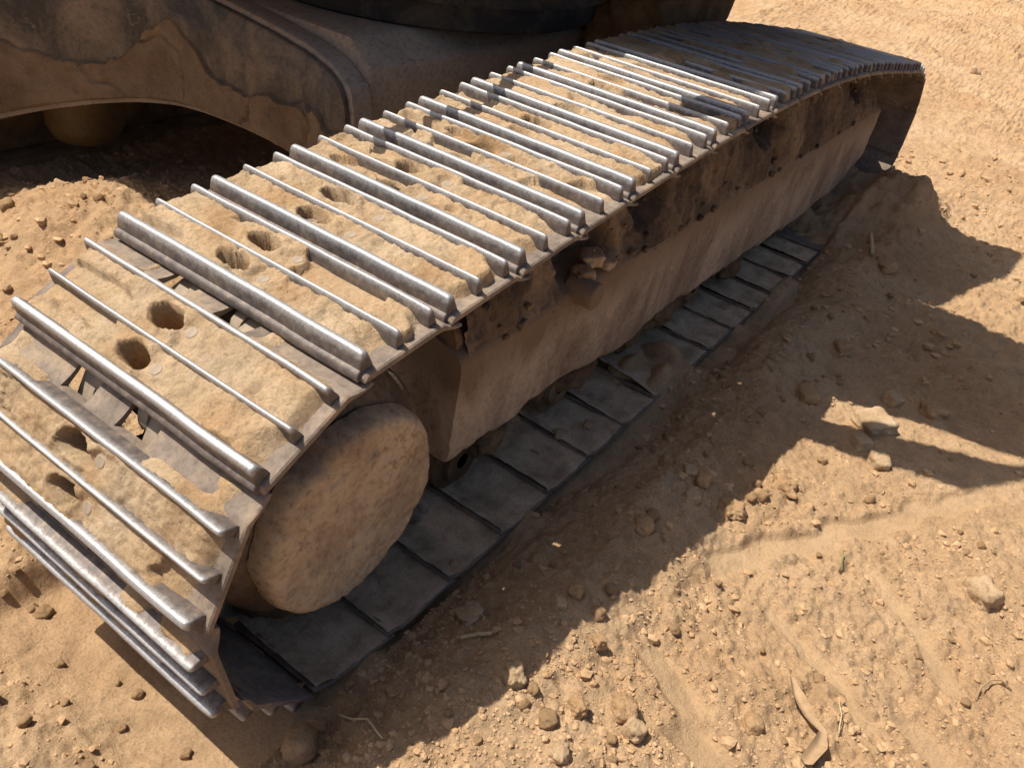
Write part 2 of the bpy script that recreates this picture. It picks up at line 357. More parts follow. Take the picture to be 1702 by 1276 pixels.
# ------------------------------------------------------------------ track shoe meshes (local x along the loop, y across, z outward)
HOLES = [(.036, .335, .019, .036), (.107, .345, .020, .038)]
def shoe_plate():
    u = np.array([-.014, -.008, 0, .01, .016, .026, .036, .046, .056, .07, .08, .088, .098, .108, .118, .128, .144, .158, .166, .174, .184, .194, .203])
    top = np.interp(u, [-.014, -.008, .158, .174, .19, .203], [.006, .012, .012, .001, -.007, -.010])
    botm = np.interp(u, [-.014, .155, .174, .19, .203], [0, 0, -.008, -.0145, -.0155])
    w = np.unique(np.concatenate([[0, .003, .01], np.linspace(.02, WID - .02, 54), [WID - .01, WID - .003, WID]]))
    nu, nw = len(u), len(w); U, Wd = np.meshgrid(u, w, indexing='ij')
    inset = np.interp(Wd, [0, .003, WID - .003, WID], [.004, 0, 0, .004])
    T = np.stack([U, Wd, top[:, None] - inset * .6], -1).reshape(-1, 3); B = np.stack([U, Wd, np.broadcast_to(botm[:, None], U.shape) + inset * .3], -1).reshape(-1, 3)
    cu = (u[:-1] + u[1:]) / 2; cw = (w[:-1] + w[1:]) / 2
    keep = np.ones((nu - 1, nw - 1), bool)
    for (hu, hw, ru, rw) in HOLES:
        keep &= ~((((cu[:, None] - hu) / (ru * 1.25)) ** 2 + ((cw[None] - hw) / (rw * 1.2)) ** 2) < 1)
    for nw_ in (.255, .395):                    # notches in the trailing lip over the links
        keep &= ~((cu[:, None] > .160) & (np.abs(cw[None] - nw_) < .036))
    F = []; n0 = nu * nw; idx = lambda i, j: i * nw + j
    for i in range(nu - 1):
        for j in range(nw - 1):
            if not keep[i, j]: continue
            q = [idx(i, j), idx(i + 1, j), idx(i + 1, j + 1), idx(i, j + 1)]
            F.append(tuple(q)); F.append(tuple(n0 + k for k in q[::-1]))
            for (di, dj, e) in ((-1, 0, (0, 3)), (1, 0, (1, 2)), (0, -1, (0, 1)), (0, 1, (3, 2))):
                a, b = i + di, j + dj
                if not (0 <= a < nu - 1 and 0 <= b < nw - 1) or not keep[a, b]:
                    F.append((q[e[0]], q[e[1]], n0 + q[e[1]], n0 + q[e[0]]))
    me = mesh('track_shoe', np.concatenate([T, B]), F, PLATE); return sharp(fix_normals(me), 35)
def grouser(uc, h, tw, kind):
    # cross-section left (towards -u) to right
    f = .0065 if kind == 1 else .0050
    if kind == 1:
        sec = [(-.019, .000), (-.020, .010), (-.0165, .0145), (-.0115, .0160), (-.0105, .024), (-tw / 2 - .001, h - .005), (-tw / 2 + .0006, h - .0016), (-tw / 2 + .003, h), (tw / 2 - .003, h), (tw / 2 - .0006, h - .0016), (tw / 2 + .001, h - .007), (tw / 2 + .006, .020), (tw / 2 + f, .0123), (tw / 2 + f, .004)]
    else:
        sec = [(-tw / 2 - f, .004), (-tw / 2 - f, .0123), (-tw / 2 - .005, .018), (-tw / 2 - .001, h - .006), (-tw / 2 + .0004, h - .0014), (-tw / 2 + .0022, h), (tw / 2 - .0022, h), (tw / 2 - .0004, h - .0014), (tw / 2 + .001, h - .006), (tw / 2 + .005, .018), (tw / 2 + f, .0123), (tw / 2 + f, .004)]
    sec = np.array(sec)
    e_ = np.array([.011, .0125, .0145, .018, .024, .035])
    ws = np.concatenate([e_, np.linspace(.06, WID - .06, 26), WID - e_[::-1]])
    V = []
    for w in ws:
        d = min(w, WID - w); k = float(np.interp(d, e_, [.35, .84, .95, .985, .995, 1.]))
        hh = .0123 + (sec[:, 1] - .0123) * np.where(sec[:, 1] > .0123, k, 1)
        wear = 1 - .04 * (0.5 + .5 * n2(w * 14, uc * 50, 31)); hh = np.where(hh > .02, hh * wear, hh)
        bow = .0012 * n2(w * 9, uc * 33, 32)
        V.append(np.stack([uc + bow + sec[:, 0], np.full(len(sec), w), hh], 1))
    k = len(sec); F = [tuple(f) for f in gridF(len(ws), k, True)] + [tuple(range(k)), tuple(range((len(ws) - 1) * k, len(ws) * k))[::-1]]
    me = mesh('grouser', np.concatenate(V), F, STEEL); return sharp(fix_normals(me), 55)
ME_PLATE = shoe_plate()
ME_G = [grouser(0, .0445, .0125, 1), grouser(.070, .0428, .0065, 2), grouser(.144, .0432, .0078, 2)]
def link_mesh():
    bm_v = []; F = []
    prof = [(.19 + .034 * math.cos(t), -.054 + .034 * math.sin(t)) for t in np.radians(np.linspace(-90, 90, 9))] + [(.15, -.018), (.03, -.018)] + [(.0 + .034 * math.cos(t), -.054 + .034 * math.sin(t)) for t in np.radians(np.linspace(90, 270, 9))]
    for (w, th, s) in ((.243, .034, 0), (.407, .034, 0), (.272, .022, 1), (.380, .022, 1)):
        b = len(bm_v); pr = [(u, n) for (u, n) in prof] if s == 0 else [(.19 + .042 * math.cos(t), -.054 + .040 * math.sin(t)) for t in np.radians(np.linspace(0, 360, 20, endpoint=False))]
        k = len(pr); bm_v += [(u, w - th / 2, n) for (u, n) in pr] + [(u, w + th / 2, n) for (u, n) in pr]
        F += [tuple(range(b, b + k)), tuple(range(b + k, b + 2 * k))[::-1]] + [(b + i, b + k + i, b + k + (i + 1) % k, b + (i + 1) % k) for i in range(k)]
    pr = [(.19 + .026 * math.cos(t), -.054 + .026 * math.sin(t)) for t in np.radians(np.linspace(0, 360, 16, endpoint=False))]; b = len(bm_v); k = 16
    bm_v += [(u, .24, n) for (u, n) in pr] + [(u, .41, n) for (u, n) in pr]
    F += [(b + i, b + k + i, b + k + (i + 1) % k, b + (i + 1) % k) for i in range(k)]
    return sharp(fix_normals(mesh('chain_link', bm_v, F, BOLT)), 40)
ME_LINK = link_mesh()
def bolt_mesh():
    a = np.linspace(0, 2 * np.pi, 14, endpoint=False); V = [(0, 0, .003)]
    for r, z in ((.0095, .003), (.0115, .001), (.0115, -.012)): V += [(r * math.cos(t), r * math.sin(t), z) for t in a]
    F = [(0, 1 + i, 1 + (i + 1) % 14) for i in range(14)]
    for q in range(2): F += [(1 + q * 14 + i, 15 + q * 14 + i, 15 + q * 14 + (i + 1) % 14, 1 + q * 14 + (i + 1) % 14) for i in range(14)]
    return sharp(fix_normals(mesh('bolt', V, F, BOLT)), 40)
ME_BOLT = bolt_mesh()
BOLTS = [(.110, .272), (.036, .268)]
def mud_fn(u, w, k):
    o = k * 13.7
    cover = fbm(w * 6 + o, u * 10 + o, 3, 41)
    endm = ss(.014, .060 + .045 * n2(u * 22 + o, w * 0 + o, 42), w) * ss(WID - .002, WID - .03, w)
    t = .0182 + .0058 * fbm(w * 7 + o, u * 14, 3, 43) + .0045 * (np.abs(fbm(w * 30 + o, u * 34, 3, 44)) - .15) + .0042 * fbm(w * 85, u * 85 + o, 3, 47, .7) - .006 * ss(.035, .0, np.abs(fbm(w * 7 + o, u * 9 + 5, 3, 56))) * ss(.0, .3, fbm(w * 4 + o, u * 3, 2, 57))
    chunk = ss(-.32, -.26, cover)
    if k > 7: t = t + .007
    if k > -9: t = t + .006 * ss(.05, .12, fbm(w * 5 + o + 3, u * 4, 2, 45))
    n = .012 + t * (.25 + .75 * chunk) * endm - .006 * (1 - endm)
    for (hu, hw, ru, rw) in HOLES:
        hw = hw + .02 * math.sin(o); d = np.sqrt(((u - hu) / ru) ** 2 + ((w - hw) / rw) ** 2) + .22 * fbm(u * 45 + o, w * 45, 2, 46)
        fill = .5 + .5 * math.sin(k * 2.1 + hu * 60)
        deep = .075 if (k < 4) else .05 * fill + .012
        n = n - deep * ss(1.05, .62, d)
        n = n + .004 * ss(1.6, 1.15, d) * ss(.9, 1.1, d)
    lip = np.interp(u, [.150, .160, .175, .20], [0, .008, .017, .024])
    for bu, bw in BOLTS:
        q = ss(.024, .0125, np.hypot(u - bu, w - bw)); n = n * (1 - q) + .0310 * q
    e = np.minimum(np.minimum((u + .004) / .006, (.196 - u) / .01), 1)
    n = n - lip - (t * .95 * endm) * ss(.150, .165, u) * (1 - .5 * ss(.1, .3, n2(w * 9 + o, w * 0 + o, 48)))
    n = np.where(u < .146, n, np.maximum(n, .012 - lip + .007 * ss(.012, .004, np.abs(u - .163 - .004 * n2(w * 12 + o, w * 0, 49))) * ss(.05, .3, n2(w * 8 + o, w * 0 + 3, 50)) - .003 + .0016 * fbm(w * 90, u * 90, 2, 55)))
    n = n - .03 * ss(.148, .156, u) * ss(.14, .115, np.abs(w - .325))
    return n - .02 * (1 - np.clip(e, 0, 1))
def mud_mesh(k):
    s = .0042 if -5 < k < 5 else (.007 if -7 < k < 14 else .012)
    u = np.arange(-.004, .196, s); w = np.arange(.004, WID - .003, s); U, Wd = np.meshgrid(u, w, indexing='ij')
    n = mud_fn(U, Wd, k)
    V = np.stack([U, Wd, n], -1).reshape(-1, 3); F = gridF(len(u), len(w))
    hid = np.interp(U, [-.014, .155, .174, .19, .203], [.006, .006, -.006, -.012, -.013]).ravel()
    inh = np.zeros(len(V), bool)
    for (hu, hw, ru, rw) in HOLES: inh |= (((V[:, 0] - hu) / (ru * 1.6)) ** 2 + ((V[:, 1] - hw) / (rw * 1.8)) ** 2) < 1
    vis = (V[:, 2] > hid) | inh
    cut = (V[:, 0] > .1545) & (np.abs(V[:, 1] - .325) < .112)
    for nw_ in (.255, .395): cut |= (V[:, 0] > .156) & (np.abs(V[:, 1] - nw_) < .036)
    F = F[vis[F].any(1) & ~cut[F].any(1)]
    used = np.unique(F); mp = np.full(len(V), -1); mp[used] = np.arange(len(used))
    return mesh('mud_cake', V[used], mp[F], MUD)
for (A, B, k) in segs:
    d = B - A; ang = math.atan2(d[1], d[0]); ca, sa = math.cos(ang), math.sin(ang)
    # local x=0 lies .005 ahead of pin A and the inner face PD outside it
    ox = A[0] + .005 * ca - PD * sa; oz = A[1] + .005 * sa + PD * ca
    m = Matrix(((ca, 0, -sa, ox), (0, 1, 0, YO), (sa, 0, ca, oz), (0, 0, 0, 1)))
    sh = link('track_shoe', ME_PLATE, ex); sh.matrix_local = m
    for g in ME_G: link('grouser', g, sh)
    onbottom = k < -8 or k > 21
    if k < 6 and not (k < -8): link('chain_link', ME_LINK, sh)
    if not onbottom: link('mud_cake', mud_mesh(k), sh)
    if -20 < k < -4:
        u = np.linspace(-.012, .199, 38); w = np.linspace(.003, .42, 70); U, Wd = np.meshgrid(u, w, indexing='ij')
        t = .0048 + .008 * fbm(Wd * 6 + k * 7.1, U * 11, 4, 58, .65) + .010 * ss(.10, .34, Wd) + .004 * np.abs(fbm(Wd * 40, U * 40 + k, 3, 59)) + (.02 if k == -12 else 0) * ss(.1, .2, Wd + .1)
        t = t - .006 * ss(.004, -.010, U) - .005 * ss(.012, .0, Wd) * (1 + n2(Wd * 0 + k, U * 30, 60)); lipz = np.interp(U, [.155, .174, .19, .203], [0, -.008, -.0145, -.0155])
        Vm = np.stack([U, Wd, lipz - t], -1).reshape(-1, 3); Fm = gridF(len(u), len(w))[:, ::-1]; Fm = Fm[(t.ravel() > -.0005)[Fm].any(1)]
        if len(Fm):
            us = np.unique(Fm); mp = np.full(len(Vm), -1); mp[us] = np.arange(len(us)); link('spilled_soil', mesh('spilled_soil', Vm[us], mp[Fm], SOIL), sh)
    if -4 < k < 4:
        for (bu, bw) in BOLTS:
            link('bolt', ME_BOLT, sh, (bu, bw, .0290))

# ------------------------------------------------------------------ track frame and running gear
FX0, FX1 = .39, 3.52
def frame_mesh():
    x = np.concatenate([np.linspace(FX0, 3.2, 240), np.linspace(3.215, FX1, 30)])
    zb = np.interp(x, [FX0, 2.6, 3.25, FX1], [.205, .135, .125, .22]); zc = np.interp(x, [FX0, 3.3, FX1], [.475, .47, .46])
    t = np.linspace(0, 1, 46)
    V = []
    for i, xx in enumerate(x):
        ramp_ = .016 * n2(xx * 9, .3, 51) + .008 * n2(xx * 31, .7, 55) + .032 * max(0, float(n2(xx * 5, 2.3, 52)))
        y = .104 - .006 * t + .004 * fbm(np.full(46, xx * 3), t * 2, 3, 53) + .0015 * n2(np.full(46, xx * 40), t * 14, 54)
        z = zb[i] - ramp_ * .9 + t * (zc[i] - zb[i] + ramp_ * .9)
        y = y + .010 * ss(.06, 0, t) + .010 * ss(.95, 1., t)
        under = np.array([[.30, zb[i] + .02], [.20, zb[i] + .012 - ramp_ * .3], [.14, zb[i] - ramp_]])
        back = np.array([[.17, zc[i] + .02], [.42, zc[i] + .02], [.44, zb[i] + .02]])
        sec = np.concatenate([under, np.stack([y, z], 1), back]); V.append(np.concatenate([np.full((len(sec), 1), xx), sec], 1))
    k = len(V[0]); F = [tuple(f) for f in gridF(len(x), k, True)] + [tuple(range(k)), tuple(range((len(x) - 1) * k, len(x) * k))[::-1]]
    return sharp(fix_normals(mesh('track_frame', np.concatenate(V), F, FRAME)), 50)
link('track_frame', frame_mesh(), ex)
VOIDS = [(1.19, .61, .11, .085), (2.0, .655, .13, .08), (3.05, .60, .10, .06)]
def bank_mesh():
    x = np.arange(.42, 3.46, .006); t = np.linspace(0, 1, 60); Xg, T = np.meshgrid(x, t, indexing='ij')
    zt = top_z(Xg) - .02 - .05 * ss(3.1, 3.4, Xg)
    z = .452 + T * (zt - .452)
    y = .100 + .063 * T + .035 * T ** 3 + ss(0, .3, T) * .034 * fbm(Xg * 3.2, z * 4, 4, 61) + ss(0, .2, T) * (.022 * (np.abs(fbm(Xg * 14, z * 14, 4, 62, .6)) - .2) + .014 * n2(Xg * 14, z * 2.0, 63) + .007 * fbm(Xg * 45, z * 45, 3, 65))
    for (vx, vz, rx, rz) in VOIDS:
        d = np.sqrt(((Xg - vx) / rx) ** 2 + ((z - vz) / rz) ** 2) + .25 * fbm(Xg * 14, z * 14, 2, 64); y = y + .30 * ss(1.0, .6, d)
    y = y + .085 * ss(1.0, .7, np.sqrt(((Xg - .90) / .15) ** 2 + ((z - .515) / .075) ** 2) + .2 * fbm(Xg * 16, z * 16, 2, 66))
    return mesh('mud_bank', np.stack([Xg, y, z], -1).reshape(-1, 3), gridF(len(x), len(t)), BANK)
link('mud_bank', bank_mesh(), ex)
def ledge_clods():
    V_ = []; F_ = []; b = 0
    for i in range(70):
        V, F = rock_verts(2, 700 + i % 12, (.2, .5)[i % 2], .5); x = rng.uniform(.45, 3.3); t = rng.random() ** 2; r = rng.uniform(.004, .012) * (1 - .5 * t)
        q = np.array([x, .098 + .07 * t, .468 + t * .2]); V_.append(V * r * np.array([1.1, .8, .8]) + q); F_.append(F + b); b += len(V)
    return mesh('ledge_clods', np.concatenate(V_), np.concatenate(F_), BANK)
link('ledge_clods', ledge_clods(), ex, kind='stuff')
link('frame_end_plate', prism('frame_end_plate', [(.125, .23), (.40, .23), (.40, .60), (.20, .63), (.125, .50)], 'x', FX0 + .012, FX0 + .035, DARKMUD, .004), ex)
link('grease_lug', lathe_y('grease_lug', [(0, .055), (.028, .055), (.034, .06), (.034, .13)], .84, .468, FRAME, 24), ex)
def cover_mesh():
    a = np.linspace(0, 2 * np.pi, 220, endpoint=False); pr = [(.0005, .033)] + [(r, .0335) for r in np.linspace(.008, .172, 34)] + [(.180, .0352), (.187, .038), (.192, .043), (.196, .051), (.199, .062), (.200, .080)]
    V = []
    for r, y in pr:
        x, z = np.cos(a), np.sin(a); k = 1 + (.05 * fbm(x * 2.2 + 5, z * 2.2, 3, 71) + .016 * fbm(x * 11, z * 11, 3, 72)) * min(1, r / .15)
        X_, Z_ = r * k * x, r * k * z; flake = ss(.02, .06, fbm(X_ * 11 + 3, Z_ * 11, 4, 73))
        V.append(np.stack([SC[0] + X_, y - .0035 * flake - .004 * fbm(X_ * 18, Z_ * 18, 4, 74) - .0015 * fbm(X_ * 90, Z_ * 90, 2, 75), SC[1] + Z_], 1))
    return fix_normals(mesh('final_drive_cover', np.concatenate(V), gridF(len(pr), 220, True), HUB))
link('final_drive_cover', cover_mesh(), ex)
link('final_drive_housing', lathe_y('final_drive_housing', [(.10, .082), (.200, .082), (.212, .092), (.230, .108), (.243, .13), (.249, .16), (.251, .26)], SC[0], SC[1], HOUSING, 200, .05, 71), ex)
def sprocket_mesh():
    n = 168; a = np.linspace(0, 2 * np.pi, n, endpoint=False); r = .262 + .024 * np.clip(np.cos(a * 21) * 1.6, -1, 1)
    V = []; 
    for (k, y) in ((0.3, .255), (1, .255), (1, .325), (.3, .325)): V.append(np.stack([SC[0] + r * k * np.cos(a), np.full(n, y), SC[1] + r * k * np.sin(a)], 1))
    return sharp(fix_normals(mesh('sprocket', np.concatenate(V), gridF(4, n, True), DARKMUD)), 40)
link('sprocket', sprocket_mesh(), ex)
link('idler_wheel', lathe_y('idler_wheel', [(.05, .17), (.06, .20), (.20, .205), (.245, .20), (.25, .24), (.262, .25), (.262, .32), (.25, .33), (.245, .37), (.05, .37)], IC[0], IC[1], DARKMUD, 64), ex)
me = lathe_y('track_roller', [(.02, .15), (.055, .15), (.06, .165), (.085, .17), (.088, .215), (.075, .22), (.075, .35), (.088, .355), (.085, .40), (.02, .42)], 0, 0, DARKMUD, 32)
for x in np.linspace(.52, 3.08, 7): link('track_roller', me, ex, (x, 0, .105))
me = lathe_y('carrier_roller', [(.02, .22), (.06, .22), (.064, .25), (.064, .33), (.06, .36), (.02, .36)], 0, 0, PLATE, 24)
for x in (1.17, 2.0): link('carrier_roller', me, ex, (x, 0, float(top_z(np.array([x]))[0]) - .155))
def lump(name, c, s, seed, m, sub=4, rough=.3): 
    V, F = rock_verts(sub, seed, 0, rough); return mesh(name, V * np.array(s) + np.array(c), F, m)
for i, (c, s) in enumerate([((.0, .20, .13), (.09, .10, .07)), ((-.10, .27, .20), (.08, .12, .08)), ((.33, .16, .10), (.035, .05, .045)), ((.60, .15, .14), (.06, .05, .05)), ((1.0, .16, .13), (.09, .05, .05)), ((1.55, .16, .11), (.10, .05, .045)), ((2.1, .16, .09), (.08, .05, .045))]):
    link('mud_clump', lump('mud_clump', c, s, 80 + i, DARKMUD if i != 2 else PLATE), ex)

# ------------------------------------------------------------------ car body, seen dark behind the track
LY = np.concatenate([np.linspace(.93, 1.06, 30), np.linspace(1.07, 2.46, 170)])
L_LO = np.interp(LY, [.93, 1.02, 1.11, 1.25, 1.37, 1.55, 1.72, 1.86, 2.0, 2.15, 2.3, 2.46], [.32, .405, .436, .450, .452, .445, .425, .398, .36, .31, .25, .17])
L_HI = np.interp(LY, [.93, .935, .945, .97, 1.01, 1.10, 1.25, 1.48, 1.9, 2.46], [.56, .61, .655, .69, .715, .74, .76, .78, .80, .80])
def smooth(a, n=6):
    for _ in range(n): a = np.concatenate([a[:1], (a[:-2] + 2 * a[1:-1] + a[2:]) / 4, a[-1:]])
    return a
L_LO = smooth(L_LO, 30); L_HI = smooth(L_HI, 4)
L_X = .90 - .28 * (np.maximum(LY - 1.65, 0) / .65) ** 1.6
def leg_loft(name, x0, x1, grow, m):
    V = []
    for y, lo, hi, X0 in zip(LY, L_LO - grow, L_HI + grow, L_X):
        V.append([(X0 + x0, y, lo), (X0 + x0, y, lo + .25 * (hi - lo)), (X0 + x0, y, lo + .6 * (hi - lo)), (X0 + x0, y, hi - .006), (X0 + x0 + .006, y, hi), (X0 + x1, y, hi), (X0 + x1, y, lo)])
    V = np.array(V); V[:, :, 1] = np.where(V[:, :, 1] < .96, V[:, :, 1] - grow, V[:, :, 1])
    k = 7; n_ = len(LY); F = [tuple(f) for f in gridF(n_, k, True)] + [tuple(range(k)), tuple(range((n_ - 1) * k, n_ * k))[::-1]]
    return sharp(fix_normals(mesh(name, V.reshape(-1, 3), F, m)), 50)
leg = link('car_body_leg', leg_loft('car_body_leg', 0, .016, 0, DARK), ex)
link('leg_flange', leg_loft('leg_flange', .018, .088, .014, BODY), leg)
def crust_mesh():
    y = np.arange(.932, 2.46, .006); lo = np.interp(y, LY, L_LO); top = np.interp(y, LY, L_HI)
    hi_ = .60 + .085 * fbm(y * 4.1, y * 0 + 2, 7, 91, .62) + .09 * np.exp(-((y - 1.66) / .12) ** 2) - .10 * ss(1.6, 2.2, y) - .02
    hi_ = np.minimum(hi_, top - .045)
    t = np.linspace(0, 1, 60); Yg, T = np.meshgrid(y, t, indexing='ij'); z = lo[:, None] + .002 + T * (hi_ - lo)[:, None]
    d = .013 + .010 * fbm(Yg * 6, z * 6, 4, 92) + .010 * np.abs(fbm(Yg * 24, z * 24, 4, 93, .6)) - .012 * ss(.06, .0, np.abs(fbm(Yg * 4 + 3, z * 4, 4, 94)))
    d = np.maximum(d, .003) * ss(1.0, .95, T) * ss(0, .04, T) - .002
    return mesh('mud_crust', np.stack([np.interp(Yg, LY, L_X) - d, Yg, z], -1).reshape(-1, 3), gridF(len(y), len(t)), earth('leg_mud', (.26, .175, .105), (.33, .235, .15), (.40, .29, .19), 'world', 1.1, 6))
link('mud_crust', crust_mesh(), ex)
link('car_body_side', prism('car_body_side', [(.94, .52), (1.9, .52), (1.9, .79), (1.02, .79), (.94, .72)], 'x', .992, 2.7, BODY, .015), ex)
V, F = rock_verts(4, 95, .35, .10, 3.0)
link('front_leg_mud', mesh('front_leg_mud', V * np.array([.36, .17, .32]) + np.array([2.42, .80, .74]), F, DARKMUD), ex)
def lathe_z(name, prof, cx, cy, m, n=64):
    a = np.linspace(0, 2 * np.pi, n, endpoint=False)
    V = np.concatenate([np.stack([cx + r * np.cos(a), cy + r * np.sin(a), np.full(n, z)], 1) for r, z in prof]); return sharp(fix_normals(mesh(name, V, gridF(len(prof), n, True), m)), 40)
link('slewing_ring', lathe_z('slewing_ring', [(.3, .79), (.60, .79), (.62, .80), (.62, .87), (.66, .875), (.66, .985)], 1.72, 1.40, BLACK), ex)
link('swivel_cover', lathe_z('swivel_cover', [(.0, .14), (.07, .145), (.11, .165), (.13, .21), (.13, .5)], .88, 2.20, YEL, 40), ex)
# opposite track, a closed loop of plates in the dark
lo_ = np.concatenate([path[::6] + .012 * nrm[::6]]); inn = path[::6] - .02 * nrm[::6]; n = len(lo_)
V = np.concatenate([np.stack([q[:, 0], np.full(n, y), q[:, 1]], 1) for q, y in ((lo_, 2.42), (lo_, 2.98), (inn, 2.98), (inn, 2.42), (lo_, 2.42))])
link('opposite_track', fix_normals(mesh('opposite_track', V, gridF(5, n, True), DARKMUD)), ex)
link('opposite_frame', prism('opposite_frame', [(.0, .03), (3.5, .03), (3.5, .63), (1.9, .76), (.0, .62)], 'y', 2.5, 2.85, DARKMUD, .02), ex)

# upper structure: unseen above and beside the view, outlines shaped to throw the shadows
link('turntable_deck', prism('turntable_deck', [(.45, 1.0), (1.15, 1.0), (1.45, .50), (3.05, .50), (3.05, 2.75), (.45, 2.75)], 'z', 1.03, 1.147, DARK, .02), ex)
link('engine_hood', prism('engine_hood', [(.45, 1.5), (1.2, 1.5), (1.2, 2.75), (.45, 2.75)], 'z', 1.15, 1.95, YEL, .05), ex)
cabo = link('cab', prism('cab', [(1.42, 1.15), (2.28, 1.15), (2.24, 1.60), (2.05, 2.60), (1.22, 2.60)], 'y', .28, 1.44, YEL, .03), ex)
link('cab_window', prism('cab_window', [(1.46, 1.6), (2.12, 1.6), (1.98, 2.4), (1.34, 2.4)], 'y', .268, .277, GLASS, .003), cabo)
link('side_hood', prism('side_hood', [(2.30, 1.15), (3.02, 1.15), (3.04, 1.5), (3.25, 1.68), (3.15, 2.05), (2.85, 1.98), (2.52, 1.80), (2.30, 1.66)], 'y', .28, 1.44, YEL, .03), ex)
link('shadow_bar', prism('shadow_bar', [(1.12, 1.12), (1.25, 1.12), (1.175, 2.3), (1.17, 2.6), (1.13, 2.6), (.99, 2.25)], 'y', .26, .31, YEL, .012), ex)  # unseen bar added ahead of the cab for the thin finger of shadow
tt = np.linspace(0, 1, 40)
link('shadow_hose', tube('shadow_hose', np.stack([.42 + .75 * tt, .60 + .03 * np.sin(tt * 9) + .02 * tt, 1.06 + .02 * np.sin(tt * 7)], 1), .016, BLACK, 10), ex)  # unseen hose added to throw a wavy shadow on the inner shoe ends

# ------------------------------------------------------------------ stones, clods and litter
def on_z(u, v, z):
    d = RX * (u - 851) / 1377 + RY * (v - 638) / 1377 + RZ; return CAM + d * (z - CAM[2]) / d[2]
def spot(u, v):
    z = .02
    for _ in range(12):
        p = on_z(u, v, z); z = float(ground_z(p[0], p[1]))
    return p, np.linalg.norm(p - CAM)
sd = [200]
def stone(name, u, v, wpx, hpx, label, cat, boxy=0., m=CLOD, rot=0., sink=.25, rough=.22, at=None, deep=None):
    p, D = spot(u, v) if at is None else (np.array(at), np.linalg.norm(np.array(at) - CAM))
    sd[0] += 1; V, F = rock_verts(4 if max(wpx, hpx) > 24 else 3, sd[0], boxy, rough)
    sx = .86 * wpx / 2 / 1377 * D; sz = .86 * hpx / 2 / 1377 * D
    o = link(name, mesh(name, V * np.array([sx * .9, sx, sz]), F, m), None, (p[0], p[1], p[2] + sz * (.85 - 2 * sink) if deep is None else p[2] + deep), label, cat)
    o.rotation_euler = (rng.uniform(-.25, .25), rng.uniform(-.25, .25), rot + math.radians(-54)); return o
stone('stone', 1450, 710, 62, 32, 'blocky brown stone crossing the thin strip of sunlight at right', 'stone', .8, ROCK, .3, .2, .14)
stone('stone', 1430, 740, 34, 24, 'flat square stone in shade just below the blocky brown stone', 'stone', .9, ROCK, .1, .25, .10)
stone('stone', 1458, 773, 36, 32, 'rounded pale stone in sun below the flat square stone', 'stone', .3, ROCK, 0, .2, .16)
stone('stone', 1482, 668, 30, 22, 'thin grey slab in the shade above the blocky brown stone', 'stone', .9, ROCK, .5, .2, .10)
stone('stone', 1549, 686, 40, 24, 'low wide stone in shade right of the thin grey slab', 'stone', .5, CLOD, .2, .3, .2)
stone('clod', 1302, 815, 44, 36, 'broken clod with a dark side in the sunlit sand near the shadow edge', 'clod', .2, CLOD, 1.0, .25, .34)
stone('clod', 1216, 850, 48, 30, 'pale clod at the shadow edge with a small hole under it', 'clod', .1, CLOD, .4, .25, .3)
stone('stone', 1630, 992, 50, 50, 'large pale rock half buried in the sunlit sand at far right', 'rock', .3, ROCK, .2, .38, .24)
stone('clod', 1036, 1182, 52, 44, 'large rounded clod in sun with an angular one below it', 'clod', .1, CLOD, 0, .2, .18)
stone('clod', 1052, 1216, 36, 28, 'angular clod in sun directly below the large rounded clod', 'clod', .6, ROCK, .8, .15, .2)
stone('clod', 958, 1182, 34, 38, 'upright knobbly clod left of the large rounded clod in sun', 'clod', .2, CLOD, .3, .2, .36)
stone('stone', 852, 1128, 38, 36, 'pale pointed stone on the edge of the track shadow', 'stone', .4, ROCK, .3, .2, .3)
stone('clod', 500, 1242, 64, 56, 'largest round clod, in shade at the bottom edge left of centre', 'clod', .1, CLOD, 0, .22, .12)
stone('clod', 532, 1208, 24, 20, 'small clod touching the top right of the largest round clod', 'clod', .1, CLOD, 0, .2, .2)
stone('stone', 930, 1006, 26, 22, 'small pale stone lit on the edge of the track shadow', 'stone', .5, ROCK, 0, .15, .2)
stone('clod', 955, 985, 30, 28, 'crumbly clod in shade just above the small lit stone', 'clod', .1, CLOD, 0, .25, .35)
stone('stone', 1145, 788, 28, 24, 'angular grey stone in the middle of the shaded stone cluster', 'stone', .6, ROCK, 0, .2, .2)
stone('clod', 1166, 800, 30, 32, 'round clod at the right of the shaded stone cluster', 'clod', .2, CLOD, 0, .2, .16)
stone('clod', 1107, 771, 26, 24, 'round clod at the upper left of the shaded stone cluster', 'clod', .1, CLOD, 0, .2, .18)
stone('stone', 1150, 826, 30, 20, 'low pale stone at the bottom of the shaded stone cluster', 'stone', .4, ROCK, 0, .2, .2)
stone('clod', 1068, 876, 38, 36, 'single round clod in shade left of the pale clod', 'clod', .1, CLOD, 0, .25, .14)
stone('stone', 782, 1026, 46, 34, 'pointed flat shard in shade beside the lower track plates', 'stone', .6, ROCK, .7, .22, .3)
stone('stone', 994, 1070, 24, 26, 'dark-sided angular stone in the sunlit sand below the shadow edge', 'stone', .7, CLOD, .5, .15, .25)
stone('clod', 1250, 1205, 38, 34, 'smooth half sunk clod left of the curled dry leaf', 'clod', .1, CLOD, 0, .33, .1)
stone('clod', 928, 1252, 36, 30, 'pale lumpy clod at the bottom edge below the upright clod', 'clod', .1, ROCK, 0, .25, .28)
stone('stone', 1618, 122, 18, 14, 'pale stone lying alone on the far sunlit sand', 'stone', .3, ROCK, 0, .2, .2)
stone('stone', 1472, 448, 30, 20, 'dark flat stone in shade beside the far end of the track', 'stone', .5, CLOD, .2, .2, .2)
